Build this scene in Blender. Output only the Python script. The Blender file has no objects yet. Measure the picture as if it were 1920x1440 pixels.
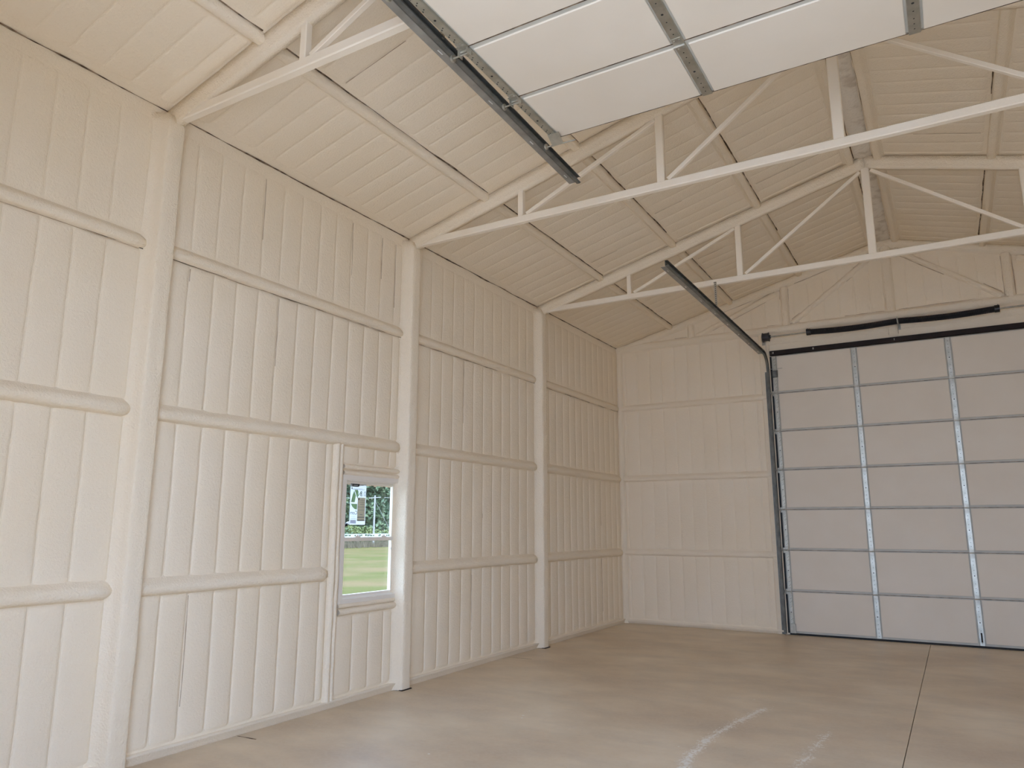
import bpy, math, random
from mathutils import Vector, Matrix, noise
random.seed(7)
D = bpy.data
SC = bpy.context.scene
COL = SC.collection
PI = math.pi
# ------------------------------------------------------------------ dimensions (metres)
S = 2.98            # bay length
W = 8.88            # building width (x), left wall foam face at x = 0
LEN = 4 * S         # building length (y from 0 to -LEN)
HE, SL = 4.745, .27 # ceiling height at the eave, roof slope
XR = W / 2
RIB = .2226
G = (1.165, 2.405, 3.64)      # girt heights
CH = 4.645          # underside of the truss bottom chords
PUR = (1.065, 2.12, 3.235, 4.333)

# ------------------------------------------------------------------ camera, sky, light, exposure
cam_d = D.cameras.new('camera'); cam = D.objects.new('camera', cam_d); COL.objects.link(cam)
yaw, pitch, roll = math.radians(30.593), math.radians(11.015), math.radians(.063)
fw = Vector((-math.sin(yaw) * math.cos(pitch), math.cos(yaw) * math.cos(pitch), math.sin(pitch)))
rt = Vector((math.cos(yaw), math.sin(yaw), 0)); up = rt.cross(fw)
r2 = rt * math.cos(roll) + up * math.sin(roll); u2 = -rt * math.sin(roll) + up * math.cos(roll)
m = Matrix((r2, u2, -fw)).transposed().to_4x4(); m.translation = Vector((4.940, -12.093, 1.588))
cam.matrix_world = m
cam_d.sensor_width = 36; cam_d.lens = 1374.276 / 1920 * 36; cam_d.clip_start = .02; cam_d.clip_end = 400
SC.camera = cam

wd = D.worlds.new('sky'); SC.world = wd; wd.use_nodes = True
nt = wd.node_tree; nt.nodes.clear()
wo = nt.nodes.new('ShaderNodeOutputWorld'); bg = nt.nodes.new('ShaderNodeBackground')
tc = nt.nodes.new('ShaderNodeTexCoord'); sx = nt.nodes.new('ShaderNodeSeparateXYZ'); rp = nt.nodes.new('ShaderNodeValToRGB')
nt.links.new(tc.outputs['Generated'], sx.inputs[0]); nt.links.new(sx.outputs['Z'], rp.inputs[0])
rp.color_ramp.elements[0].position = 0; rp.color_ramp.elements[0].color = (.70, .94, 1.37, 1)
rp.color_ramp.elements[1].position = .8; rp.color_ramp.elements[1].color = (.60, .86, 1.38, 1)
nt.links.new(rp.outputs[0], bg.inputs[0]); bg.inputs[1].default_value = 3.0
nt.links.new(bg.outputs[0], wo.inputs[0])
sun_d = D.lights.new('sun', 'SUN'); sun = D.objects.new('sun', sun_d); COL.objects.link(sun)
sun_d.energy = 3.4; sun_d.angle = math.radians(12); sun_d.color = (1, .97, .92)
sun.rotation_euler = Vector((-.35, .20, -.88)).to_track_quat('-Z', 'Y').to_euler(); sun.location = (0, 0, 30)
# daylight portals over the front door, the window and the added right-wall window
def portal(loc, rot, sx_, sy_):
    l = D.lights.new('daylight_portal', 'AREA'); l.shape = 'RECTANGLE'; l.size = sx_; l.size_y = sy_
    l.cycles.is_portal = True
    o = D.objects.new('daylight_portal', l); COL.objects.link(o); o.location = loc; o.rotation_euler = rot
portal((4.5, -LEN - .16, 2.13), (math.radians(90), 0, 0), 3.6, 4.27)
portal((-.14, -6.46, 1.48), (0, math.radians(-90), 0), 1.16, .84)
portal((W + .14, -6.7, 1.48), (0, math.radians(90), 0), 1.16, .98)
VS = SC.view_settings
SC.display_settings.display_device = 'sRGB'
VS.view_transform = 'Standard'; VS.look = 'None'; VS.gamma = 1; VS.use_curve_mapping = False
VS.exposure = 1.05
SC.cycles.max_bounces = 10; SC.cycles.diffuse_bounces = 8; SC.cycles.transparent_max_bounces = 12
SC.cycles.use_denoising = True; SC.cycles.sample_clamp_indirect = 10

# ------------------------------------------------------------------ materials
def mat(name, color, rough=.6, metal=0., bumps=(), color2=None, cscale=3., cdetail=4, coords='Position', stretch=(1, 1, 1), spec=.5, lo=.35, hi=.7):
    mt = D.materials.new(name); mt.use_nodes = True; n = mt.node_tree; b = n.nodes['Principled BSDF']
    b.inputs['Base Color'].default_value = (*color, 1); b.inputs['Roughness'].default_value = rough
    b.inputs['Metallic'].default_value = metal; b.inputs['Specular IOR Level'].default_value = spec
    if coords == 'Position':
        src = n.nodes.new('ShaderNodeNewGeometry').outputs['Position']
    else:
        src = n.nodes.new('ShaderNodeTexCoord').outputs['Object']
    mp = n.nodes.new('ShaderNodeMapping'); mp.inputs['Scale'].default_value = stretch
    n.links.new(src, mp.inputs[0]); src = mp.outputs[0]
    if color2:
        t = n.nodes.new('ShaderNodeTexNoise'); t.inputs['Scale'].default_value = cscale; t.inputs['Detail'].default_value = cdetail
        r = n.nodes.new('ShaderNodeValToRGB'); e = r.color_ramp.elements
        e[0].position = lo; e[0].color = (*color, 1); e[1].position = hi; e[1].color = (*color2, 1)
        n.links.new(src, t.inputs['Vector']); n.links.new(t.outputs['Fac'], r.inputs[0]); n.links.new(r.outputs[0], b.inputs['Base Color'])
    last = None
    for sc_, st, dist in bumps:
        t = n.nodes.new('ShaderNodeTexNoise'); t.inputs['Scale'].default_value = sc_; t.inputs['Detail'].default_value = 3
        bp = n.nodes.new('ShaderNodeBump'); bp.inputs['Strength'].default_value = st; bp.inputs['Distance'].default_value = dist
        n.links.new(src, t.inputs['Vector']); n.links.new(t.outputs['Fac'], bp.inputs['Height'])
        if last: n.links.new(last.outputs[0], bp.inputs['Normal'])
        last = bp
    if last: n.links.new(last.outputs[0], b.inputs['Normal'])
    return mt
M = {}
FO, FO2 = (.885, .765, .595), (.90, .79, .635)
M['foam'] = mat('sprayed_foam', FO, .85, bumps=((4, .25, .02), (55, .7, .006), (120, .7, .003)), color2=FO2, cscale=1.1, spec=.2)
M['foam_rough'] = mat('lumpy_foam', FO, .85, bumps=((9, .35, .02), (75, 1.0, .007)), color2=FO2, cscale=1.6, spec=.2)
M['overspray'] = mat('oversprayed_steel', (.90, .795, .65), .75, bumps=((60, .25, .003),), color2=(.92, .83, .70), cscale=2.5, spec=.25)
M['seam'] = mat('dark_open_seam', (.09, .06, .04), .9, color2=(.34, .25, .17), cscale=11, lo=.42, hi=.62, spec=.1)
M['crust'] = mat('scarred_foam', (.64, .56, .46), .9, bumps=((25, .6, .015),), color2=(.80, .73, .63), cscale=7, lo=.35, hi=.5, spec=.2)
M['galv'] = mat('galvanised_steel', (.40, .38, .32), .45, .75, bumps=((40, .1, .002),), color2=(.54, .51, .44), cscale=22, coords='Object')
M['galv_dark'] = mat('dark_track_steel', (.13, .135, .125), .5, .6, bumps=((30, .1, .002),), color2=(.22, .22, .205), cscale=9, coords='Object', stretch=(1, 1, 1))  # dark track steel; the shade inside the channel is part of this colour
M['angle'] = mat('galvanised_angle', (.30, .29, .265), .5, .6, color2=(.40, .39, .36), cscale=7, coords='Object')
M['crease'] = mat('brown_crease', (.40, .29, .19), .9, color2=(.68, .56, .43), cscale=8, spec=.1)
M['stile'] = mat('bright_zinc_strip', (.44, .425, .36), .42, .85, color2=(.56, .54, .47), cscale=14, coords='Object')
M['skin'] = mat('white_door_skin', (.76, .675, .56), .55, color2=(.79, .71, .60), cscale=2, bumps=((3, .1, .01),), spec=.35)
M['rail'] = mat('door_section_edge', (.50, .485, .43), .5, color2=(.58, .56, .50), cscale=6, spec=.4)
M['gap'] = mat('dark_gap', (.03, .03, .03), .8)
M['brown'] = mat('brown_primer_steel', (.014, .008, .007), .6, color2=(.022, .013, .011), cscale=8, spec=.25)
M['black'] = mat('black_spring_steel', (.012, .012, .014), .4)
M['drumm'] = mat('dark_cast_metal', (.06, .055, .06), .5, .4)
M['vinyl'] = mat('white_vinyl', (.84, .775, .69), .4)
M['rubber'] = mat('black_rubber', (.01, .01, .01), .7)
M['bark'] = mat('bark', (.10, .075, .05), .9, color2=(.16, .13, .10), cscale=6)
M['pole'] = mat('grey_weathered_wood', (.26, .26, .25), .9)
M['leaf_a'] = mat('leaf_deep', (.045, .085, .045), .7, color2=(.085, .13, .075), cscale=.8)
M['leaf_b'] = mat('leaf_yellowish', (.13, .16, .045), .7, color2=(.07, .11, .035), cscale=.8)
M['leaf_c'] = mat('leaf_mid', (.065, .11, .055), .7, color2=(.105, .155, .08), cscale=.8)
M['straw'] = mat('dry_grass', (.12, .095, .06), .9, color2=(.07, .06, .035), cscale=3)
M['lawn'] = mat('lawn_ground', (.068, .068, .014), .95, color2=(.112, .080, .034), cscale=.30, cdetail=8, bumps=((8, .5, .05),), spec=.1, lo=.42, hi=.62)
M['dirt'] = mat('sandy_drive', (.64, .60, .54), .95, color2=(.72, .68, .62), cscale=1.5, cdetail=8, spec=.1)
M['paper'] = mat('white_paper', (.90, .90, .89), .6)
M['ink'] = mat('black_ink', (.015, .015, .015), .6)
M['ink_green'] = mat('green_ink', (.25, .36, .17), .6)
M['ink_tan'] = mat('tan_ink', (.70, .64, .52), .6)
M['ink_grey'] = mat('grey_ink', (.33, .33, .33), .6)
M['ink_lilac'] = mat('pale_lilac_ink', (.70, .70, .76), .6)
# glass: see-through with a faint mirror sheen
gl = D.materials.new('window_glass'); gl.use_nodes = True; n = gl.node_tree; n.nodes.clear()
o_ = n.nodes.new('ShaderNodeOutputMaterial'); mx = n.nodes.new('ShaderNodeMixShader'); tr = n.nodes.new('ShaderNodeBsdfTransparent'); gs = n.nodes.new('ShaderNodeBsdfGlossy')
tr.inputs[0].default_value = (.95, .96, .93, 1); gs.inputs['Roughness'].default_value = .03; mx.inputs[0].default_value = .06
n.links.new(tr.outputs[0], mx.inputs[1]); n.links.new(gs.outputs[0], mx.inputs[2]); n.links.new(mx.outputs[0], o_.inputs[0]); M['glass'] = gl

def see_light(key, f=.6):
    n = M[key].node_tree; b = n.nodes['Principled BSDF']; t = n.nodes.new('ShaderNodeBsdfTranslucent'); mx = n.nodes.new('ShaderNodeMixShader')
    t.inputs[0].default_value = b.inputs['Base Color'].default_value; mx.inputs[0].default_value = f
    n.links.new(b.outputs[0], mx.inputs[1]); n.links.new(t.outputs[0], mx.inputs[2]); n.links.new(mx.outputs[0], n.nodes['Material Output'].inputs[0])
for k in ('paper', 'ink_green', 'ink_tan', 'ink_grey', 'ink_lilac'): see_light(k)
# concrete floor with mottling, scuffs and two trails of white foam dust
def concrete():
    mt = D.materials.new('smooth_concrete'); mt.use_nodes = True; n = mt.node_tree; b = n.nodes['Principled BSDF']; L = n.links
    pos = n.nodes.new('ShaderNodeNewGeometry').outputs['Position']
    def nz(scale, detail=6, stretch=(1, 1, 1), rough=.6):
        mp = n.nodes.new('ShaderNodeMapping'); mp.inputs['Scale'].default_value = stretch; L.new(pos, mp.inputs[0])
        t = n.nodes.new('ShaderNodeTexNoise'); t.inputs['Scale'].default_value = scale; t.inputs['Detail'].default_value = detail; t.inputs['Roughness'].default_value = rough
        L.new(mp.outputs[0], t.inputs['Vector']); return t.outputs['Fac']
    def ramp(f, stops):
        r = n.nodes.new('ShaderNodeValToRGB'); e = r.color_ramp.elements
        while len(e) < len(stops): e.new(.5)
        for q, (p, c) in zip(e, stops): q.position = p; q.color = (*c, 1) if len(c) == 3 else c
        L.new(f, r.inputs[0]); return r.outputs[0]
    def mix(f, a, c):
        k = n.nodes.new('ShaderNodeMix'); k.data_type = 'RGBA'; L.new(f, k.inputs[0])
        for s_, q in ((k.inputs[6], a), (k.inputs[7], c)):
            if isinstance(q, tuple): s_.default_value = (*q, 1)
            else: L.new(q, s_)
        return k.outputs[2]
    def mth(op, a, c=None, clamp=False):
        k = n.nodes.new('ShaderNodeMath'); k.operation = op; k.use_clamp = clamp
        for s_, q in ((k.inputs[0], a), (k.inputs[1], c)):
            if q is None: continue
            if isinstance(q, (int, float)): s_.default_value = q
            else: L.new(q, s_)
        return k.outputs[0]
    base = ramp(nz(.75, 8, (1, 1.1, 1)), [(.28, (.54, .41, .28)), (.50, (.68, .55, .39)), (.74, (.82, .70, .53))])
    streak = ramp(nz(2.2, 6, (.7, 1.3, 1)), [(.42, (0, 0, 0)), (.66, (1, 1, 1))])
    base = mix(mth('MULTIPLY', streak, .35), base, (.43, .36, .28))
    fine = ramp(nz(30, 4), [(.3, (0, 0, 0)), (.75, (1, 1, 1))])
    base = mix(mth('MULTIPLY', fine, .28), base, (.72, .66, .57))
    rust = ramp(nz(1.7, 6, (1, .6, 1), .75), [(.66, (0, 0, 0)), (.76, (1, 1, 1))])
    base = mix(mth('MULTIPLY', rust, .4), base, (.42, .27, .18))
    sp = n.nodes.new('ShaderNodeSeparateXYZ'); L.new(pos, sp.inputs[0]); X, Y = sp.outputs[0], sp.outputs[1]
    mask = None
    for x0, k2, w_, ya, yb, yc, yd, amp in ((3.18, .10, .15, -8.2, -7.6, -5.0, -4.6, 1.0), (3.90, .07, .16, -8.2, -7.4, -5.6, -5.1, .85), (3.55, .10, .16, -6.0, -5.0, -3.9, -3.4, .45)):
        d = mth('ADD', Y, 6.3); cx_ = mth('ADD', mth('MULTIPLY', mth('MULTIPLY', d, d), k2), x0)
        dist = mth('ABSOLUTE', mth('SUBTRACT', mth('ADD', X, mth('MULTIPLY', mth('SUBTRACT', nz(2.5, 3), .5), .12)), cx_))
        f = mth('SUBTRACT', 1.0, mth('DIVIDE', dist, w_), True)
        up_ = mth('DIVIDE', mth('SUBTRACT', Y, ya), yb - ya, True); dn = mth('DIVIDE', mth('SUBTRACT', yd, Y), yd - yc, True)
        f = mth('MULTIPLY', mth('MULTIPLY', f, mth('MULTIPLY', up_, dn)), amp)
        mask = f if mask is None else mth('MAXIMUM', mask, f)
    speck = mth('ADD', nz(42, 3, (1, .75, 1), .8), mth('MULTIPLY', nz(7, 3), .35))
    th = mth('SUBTRACT', .98, mth('MULTIPLY', mask, .42))
    dust = mth('MULTIPLY', mth('SUBTRACT', speck, th), 9, True)
    dust = mth('MULTIPLY', dust, mth('MULTIPLY', mth('POWER', mask, .5), .95), True)
    base = mix(dust, base, (.86, .83, .77))
    crumbs = n.nodes.new('ShaderNodeTexVoronoi'); crumbs.inputs['Scale'].default_value = 3.2; L.new(pos, crumbs.inputs['Vector'])
    cm = mth('LESS_THAN', crumbs.outputs['Distance'], .035)
    base = mix(mth('MULTIPLY', cm, ramp(nz(1.1, 2), [(.5, (0, 0, 0)), (.56, (1, 1, 1))])), base, (.80, .77, .70))
    L.new(base, b.inputs['Base Color']); b.inputs['Roughness'].default_value = .42; b.inputs['Specular IOR Level'].default_value = .45
    bp = n.nodes.new('ShaderNodeBump'); bp.inputs['Strength'].default_value = .12; bp.inputs['Distance'].default_value = .01
    L.new(nz(18, 4), bp.inputs['Height']); L.new(bp.outputs[0], b.inputs['Normal'])
    return mt
M['concrete'] = concrete()

# ------------------------------------------------------------------ helpers
def nse(*a): return noise.noise(Vector(a))
def obj(name, verts, faces, m_, parent=None, smooth=False):
    me = D.meshes.new(name); me.from_pydata([tuple(v) for v in verts], [], faces); me.update()
    me.materials.append(M[m_] if isinstance(m_, str) else m_)
    if smooth: me.polygons.foreach_set('use_smooth', [True] * len(me.polygons))
    o = D.objects.new(name, me); COL.objects.link(o)
    if parent: o.parent = parent
    return o
class MB:
    def __init__(s): s.v = []; s.f = []
    def box(s, x0, x1, y0, y1, z0, z1, T=None):
        b = len(s.v); P = [Vector((x, y, z)) for z in (z0, z1) for y in (y0, y1) for x in (x0, x1)]
        s.v += [T @ p if T else p for p in P]
        s.f += [tuple(b + i for i in q) for q in ((0, 2, 3, 1), (4, 5, 7, 6), (0, 1, 5, 4), (2, 6, 7, 3), (0, 4, 6, 2), (1, 3, 7, 5))]; return s
    def cbox(s, x0, x1, y0, y1, z0, z1, c):          # box with a chamfered +z face
        b = len(s.v)
        for (z, k) in ((z0, 0), (z1 - c, 0), (z1, c)):
            s.v += [Vector(p) for p in ((x0 + k, y0 + k, z), (x1 - k, y0 + k, z), (x1 - k, y1 - k, z), (x0 + k, y1 - k, z))]
        s.f.append((b + 3, b + 2, b + 1, b)); s.f.append((b + 8, b + 9, b + 10, b + 11))
        for r in (0, 4):
            for i in range(4): s.f.append((b + r + i, b + r + (i + 1) % 4, b + r + 4 + (i + 1) % 4, b + r + 4 + i))
        return s
    def sweep(s, rings, caps=True, closed=True):
        b = len(s.v); n_ = len(rings[0])
        for r in rings: s.v += [Vector(p) for p in r]
        for i in range(len(rings) - 1):
            for j in range(n_ if closed else n_ - 1):
                k = (j + 1) % n_; s.f.append((b + i * n_ + j, b + i * n_ + k, b + (i + 1) * n_ + k, b + (i + 1) * n_ + j))
        if caps and closed:
            s.f.append(tuple(b + j for j in range(n_ - 1, -1, -1))); s.f.append(tuple(b + (len(rings) - 1) * n_ + j for j in range(n_)))
        return s
    def cyl(s, a, c, r, n_=12, r1=None):
        a, c = Vector(a), Vector(c); d = (c - a).normalized(); q = d.orthogonal().normalized(); w = d.cross(q); r1 = r if r1 is None else r1
        ring = lambda p, rr: [p + (q * math.cos(2 * PI * i / n_) + w * math.sin(2 * PI * i / n_)) * rr for i in range(n_)]
        return s.sweep([ring(a, r), ring(c, r1)])
    def bar(s, a, c, w_, h_, upv=(0, 1, 0), segs=1, jit=0.):   # rectangular tube a->c; w_ along upv
        a, c = Vector(a), Vector(c); d = (c - a).normalized(); u_ = Vector(upv); u_ = (u_ - d * u_.dot(d)).normalized(); t = d.cross(u_)
        R_ = []
        for i in range(segs + 1):
            p = a.lerp(c, i / segs); k = 1 + (nse(*(p * 6)) * jit if jit else 0); e = min(w_, h_) * .12
            R_.append([p + u_ * (x * k) + t * (y * k) for x, y in ((-w_/2+e, -h_/2), (w_/2-e, -h_/2), (w_/2, -h_/2+e), (w_/2, h_/2-e), (w_/2-e, h_/2), (-w_/2+e, h_/2), (-w_/2, h_/2-e), (-w_/2, -h_/2+e))])
        return s.sweep(R_)
    def build(s, name, m_, parent=None, smooth=False): return obj(name, s.v, s.f, m_, parent, smooth)
def empty(name, loc=(0, 0, 0), parent=None):
    o = D.objects.new(name, None); COL.objects.link(o); o.location = loc; o.empty_display_size = .2
    if parent: o.parent = parent
    return o
def tag(o, label=None, cat=None, group=None, kind=None):
    if label: o['label'] = label
    if cat: o['category'] = cat
    if group: o['group'] = group
    if kind: o['kind'] = kind
    return o
def copy_tree(o, parent=None):
    c = o.copy(); COL.objects.link(c); c.parent = parent
    for ch in list(o.children): copy_tree(ch, c)
    return c

def foam_strip(name, O, U, V, N, w0, w1, L, k, gid, parent, amp=1., taper=.04, r=.03, m_='foam', ea=True, eb=True, wob=1.):
    """one ridge of foam between two metal ribs; U across, V along, N outwards; [w0,w1] across range"""
    n_ = max(5, int(L / .16)); vs = [0, .012, .03, .055, .09] + [.09 + (L - .18) * i / n_ for i in range(1, n_)] + [L - .09, L - .055, L - .03, L - .012, L]
    if L < .2: vs = [L * q for q in (0, .06, .16, .3, .5, .7, .84, .94, 1)]
    w = w1 - w0
    ts = [0, .003, .014, .032, .055, w * .5, w - .03, w - .009, w]; hs = [-.003, .002, .0055, .0095, .0115, .0125, .0115, .0065, -.003]
    if w < .12: ts = [0, .003, w * .15, w * .3, w * .4, w * .5, w * .7, w - .006, w]
    wa = lambda kk, v: (nse(kk * 3.7, v * .9, gid) * .014 + nse(kk * 5.1, v * 4., gid) * .0045) * wob
    vv = []
    for v in vs:
        d = min(v, L - v); tp = min(1, d / taper); tp = math.sin(tp * PI / 2)
        q = max(0, 1 - d / r); ins = r * (1 - math.sqrt(max(0, 1 - q * q))) * .8
        a = .0025 + ins + (wa(k, v) if ea else 0); b = .0025 + ins - (wa(k + 1, v) if eb else 0)
        for t, h in zip(ts, hs):
            tt = a + (t / w) * (w - a - b)
            hh = h * amp * tp + (nse(k * 2.2 + t * 9, v * 2.5, gid + 9) * .0012 * tp if h > .004 else 0) - (.001 if d == 0 else 0)
            vv.append(O + U * (w0 + tt) + V * v + N * hh)
    m_n = len(ts); ff = []
    flip = U.cross(V).dot(N) < 0
    for i in range(len(vs) - 1):
        for j in range(m_n - 1):
            q = (i * m_n + j, i * m_n + j + 1, (i + 1) * m_n + j + 1, (i + 1) * m_n + j)
            ff.append(q[::-1] if flip else q)
    return obj(name, vv, ff, m_, parent, True)
def cells(a, b, phase, step, minw=.05):
    """[a,b] cut at phase + k*step"""
    k = math.ceil((a - phase) / step); out = [(a, None)]
    while phase + k * step < b:
        p = phase + k * step
        if p - out[-1][0] > minw and b - p > minw: out.append((p, k))
        k += 1
    out.append((b, None)); return [(out[i][0], out[i + 1][0], out[i][1], out[i + 1][1]) for i in range(len(out) - 1)]
def foam_run(name, A, B, N, prof, parent, m_='foam_rough', jit=.006, seed=0, rA=0., rB=0., step=.09, gap=0):
    """foam-covered member A->B lying on a surface with normal N; prof = [(across, out)]"""
    A, B = Vector(A), Vector(B); d = (B - A); L = d.length; d.normalize(); C = N.cross(d)
    n_ = max(2, int(L / step)); rings = []
    for i in range(n_ + 1):
        t = L * i / n_; p = A + d * t; s_ = 1
        if rA and t < rA: s_ = math.sqrt(max(0, 1 - (1 - t / rA) ** 2))
        if rB and L - t < rB: s_ = math.sqrt(max(0, 1 - (1 - (L - t) / rB) ** 2))
        rings.append([p + C * (c * (.4 + .6 * s_) + nse(t * 5, c * 20, seed) * jit + nse(t * 1.3, seed, 4.) * jit * .7) + N * (h * s_ + (nse(t * 7, c * 25, seed + 5) * jit if h > .005 else -.004)) for c, h in prof])
    if rA:
        rings.insert(0, [A + N * -.004 + C * (c * .2) for c, h in prof])
    if rB:
        rings.append([B + N * -.004 + C * (c * .2) for c, h in prof])
    mb = MB(); mb.sweep(rings, closed=False); return mb.build(name, m_, parent, True)
def seam(name, A, B, N, w, parent, seed=0, lift=.0025, segs=None, m_='seam', cut=-9):
    """open crack of uncoated steel along A->B, of uneven width"""
    A, B = Vector(A), Vector(B); d = B - A; L = d.length; d.normalize(); C = N.cross(d); n_ = segs or max(4, int(L / .05)); mb = MB(); rings = []
    def flush():
        if len(rings) > 1: mb.sweep(list(rings), closed=False)
        rings.clear()
    for i in range(n_ + 1):
        t = L * i / n_; p = A + d * t + C * (nse(t * 3, seed, 1.) * .006)
        hw = w * .5 * max(.12, .75 + nse(t * 2.1, seed, 2.) * 1.0 + nse(t * 9, seed, 3.) * .6)
        if nse(t * .9, seed, 7.) < cut: flush(); continue
        rings.append([p - C * hw, p - C * hw * .5 + N * lift, p + C * hw * .5 + N * lift, p + C * hw])
    flush()
    return mb.build(name, m_, parent, True) if mb.v else None

X_, Y_, Z_ = Vector((1, 0, 0)), Vector((0, 1, 0)), Vector((0, 0, 1))
def roofz(x): return HE + SL * (x if x <= XR else W - x)

# ------------------------------------------------------------------ ground and floor
g = MB(); g.box(-90, 60, -50, 110, -.30, -.06)
tag(g.build('lawn', 'lawn'), 'patchy green lawn outside the window', 'lawn', kind='structure')
g = MB(); g.box(-3, 14, -40, -LEN - .16, -.25, -.015)
tag(g.build('driveway', 'dirt'), 'sandy drive outside the open door', 'driveway', kind='structure')
fl = tag(empty('floor'), 'smooth tan concrete floor with a saw-cut joint and white dust trails', 'floor', kind='structure')
for x0, x1, x2, x3 in ((-.12, 4.515, -.12, 4.462), (4.521, W + .12, 4.468, W + .12)):
    mb = MB(); y0, y1 = .12, -LEN - .16
    mb.v = [Vector(p) for p in ((x0, y0, 0), (x1, y0, 0), (x3, y1, 0), (x2, y1, 0), (x0, y0, -.12), (x1, y0, -.12), (x3, y1, -.12), (x2, y1, -.12))]
    mb.f = [(3, 2, 1, 0), (4, 5, 6, 7), (0, 1, 5, 4), (1, 2, 6, 5), (2, 3, 7, 6), (3, 0, 4, 7)]
    mb.build('slab', 'concrete', fl)
g = MB(); g.box(-.1, W + .1, -LEN - .15, .1, -.13, -.02); g.build('joint_bed', 'gap', fl)
for y, L_ in ((-7.945, .20), (-3.875, .33)):
    seam('crack', (.03, y, .0008), (.03 + L_, y + .012, .0008), Z_, .016, fl, seed=y, lift=.0008)

# ------------------------------------------------------------------ left wall
WY0, WY1, WZ0, WZ1 = -6.885, -6.035, .895, 2.062        # window opening
def wall_with_hole(name, axis, f0, f1, pts, hole):
    """slab between planes f0 (room side) and f1, outline pts in (s,z), rectangular hole (s0,s1,z0,z1)"""
    s0, s1, z0, z1 = hole; P = lambda f, s, z: Vector((f, s, z)) if axis == 'x' else Vector((s, f, z))
    smin, smax = min(p[0] for p in pts), max(p[0] for p in pts); top = lambda s: HE + .02 + (SL * (s if s < XR else W - s) if axis == 'y' else 0)
    mb = MB(); ss = [smin, s0, s1, smax] + ([XR] if axis == 'y' else []); ss = sorted(set(ss))
    for a, b in zip(ss, ss[1:]):
        for lo, hi in (((0, z0), (z1, None)) if a >= s0 - 1e-6 and b <= s1 + 1e-6 else ((0, None),)):
            if lo == 0: za = zb = -.1
            else: za = zb = lo
            ya_, yb_ = (top(a), top(b)) if hi is None else (hi, hi)
            if ya_ - za < .001 or (hi is not None and hi <= 0): continue
            base = len(mb.v); mb.v += [P(f, s, z) for f in (f0, f1) for s, z in ((a, za), (b, zb), (b, yb_), (a, ya_))]
            mb.f += [tuple(base + i for i in q) for q in ((0, 1, 2, 3), (7, 6, 5, 4), (0, 4, 5, 1), (1, 5, 6, 2), (2, 6, 7, 3), (3, 7, 4, 0))]
    return mb
wl = wall_with_hole('wall_left', 'x', 0, -.13, [(-LEN - .13, 0), (.13, 0)], (WY0, WY1, WZ0, WZ1)).build('wall_left', 'foam')
tag(wl, 'left side wall coated in white spray foam between metal ribs', 'wall', kind='structure')
PH = -.222
posts_y = [-S * i - .03 for i in range(0, 5)]
STUD = -6.985
GP = [(-.090, 0), (-.080, .010), (-.074, .038), (-.062, .064), (-.038, .081), (-.005, .084), (.025, .074), (.050, .052), (.072, .024), (.095, .006), (.115, 0)]   # (height, reach): overhanging below, sloping on top
for bay in range(4):
    ya = -S * (bay + 1) + .055; yb = -S * bay - (.15 if bay else .10)
    bands = [(.085, G[0] - .05, 1.0, .035), (G[0] + .05, G[1] - .05, .9, .035), (G[1] + .05, G[2] - .05, .8, .05), (G[2] + .05, HE - .11, .6, .10)]
    for bi, (z0, z1, amp, tp) in enumerate(bands):
        for c0, c1, k0, k1 in cells(ya, yb, PH, -RIB if False else RIB):
            segs = [(z0, z1)]
            if bay == 2 and bi < 2:
                if c1 > STUD - .05 and c0 < STUD + .09:
                    if c0 < STUD - .09: c1 = STUD - .05; k1 = None
                    elif c1 > STUD + .14: c0 = STUD + .075; k0 = None
                    else: continue
                if c0 > STUD:
                    segs = [(z0, .775)] if bi == 0 else [(2.185, z1)]
            for a_, b_ in segs:
                if b_ - a_ < .08: continue
                if k0 is not None and random.random() < (.05, .07, .10, .16)[bi] and b_ - a_ > .5:
                    q0 = random.uniform(0, .4) * (b_ - a_)
                    seam('foam_crease', (.003, c0, a_ + q0), (.003, c0, b_ - .03), X_, .006, wl, seed=c0 * 3 + bi, cut=.0, m_='crease', lift=.004)
                foam_strip('foam_panel', Vector((0, 0, a_)), Y_, Z_, X_, c0, c1, b_ - a_, k0 if k0 is not None else 500 + bay, bay * 10 + bi, wl, amp, min(tp, (b_ - a_) / 3), ea=k0 is not None, eb=k1 is not None)
    for gi, z in enumerate(G):
        e = yb + .06
        if bay == 2 and gi == 0: e = STUD - .035
        foam_run('girt', (0, ya - .02, z), (0, e, z), X_, [(c * .74, h * .78) for c, h in GP] if gi < 2 else [(c * .66, h * .66) for c, h in GP], wl, seed=bay * 7 + gi, rB=.06, jit=.007 if gi < 2 else .003)
        if gi == 2: seam('foam_crease', (.012, ya, z - (.082 if gi < 2 else .06)), (.012, e - .09, z - (.082 if gi < 2 else .06)), X_, .006, wl, seed=bay * 2.7 + gi + 5, cut=-.05, m_='crease')
        if gi == 2: seam('open_seam', (.009, ya, z - .050), (.009, e, z - .050), X_, .011, wl, seed=bay * 3.1, cut=-.3)
    seam('open_seam', (.012, -S * (bay + 1) + .08, HE - .006), (.012, -S * bay - .06, HE - .006), (X_ - Z_).normalized(), .012, wl, seed=bay * 5.7 + 2)
    # foot of the wall
    a_, b_ = -S * (bay + 1), -S * bay
    foam_run('foam_footing', (0, a_, .035), (0, b_, .035), X_, [(-.05, 0), (-.042, .012), (-.02, .022), (.0, .028), (.02, .045), (.034, .05), (.0345, 0)], wl, seed=bay + 40, jit=.005)
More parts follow.
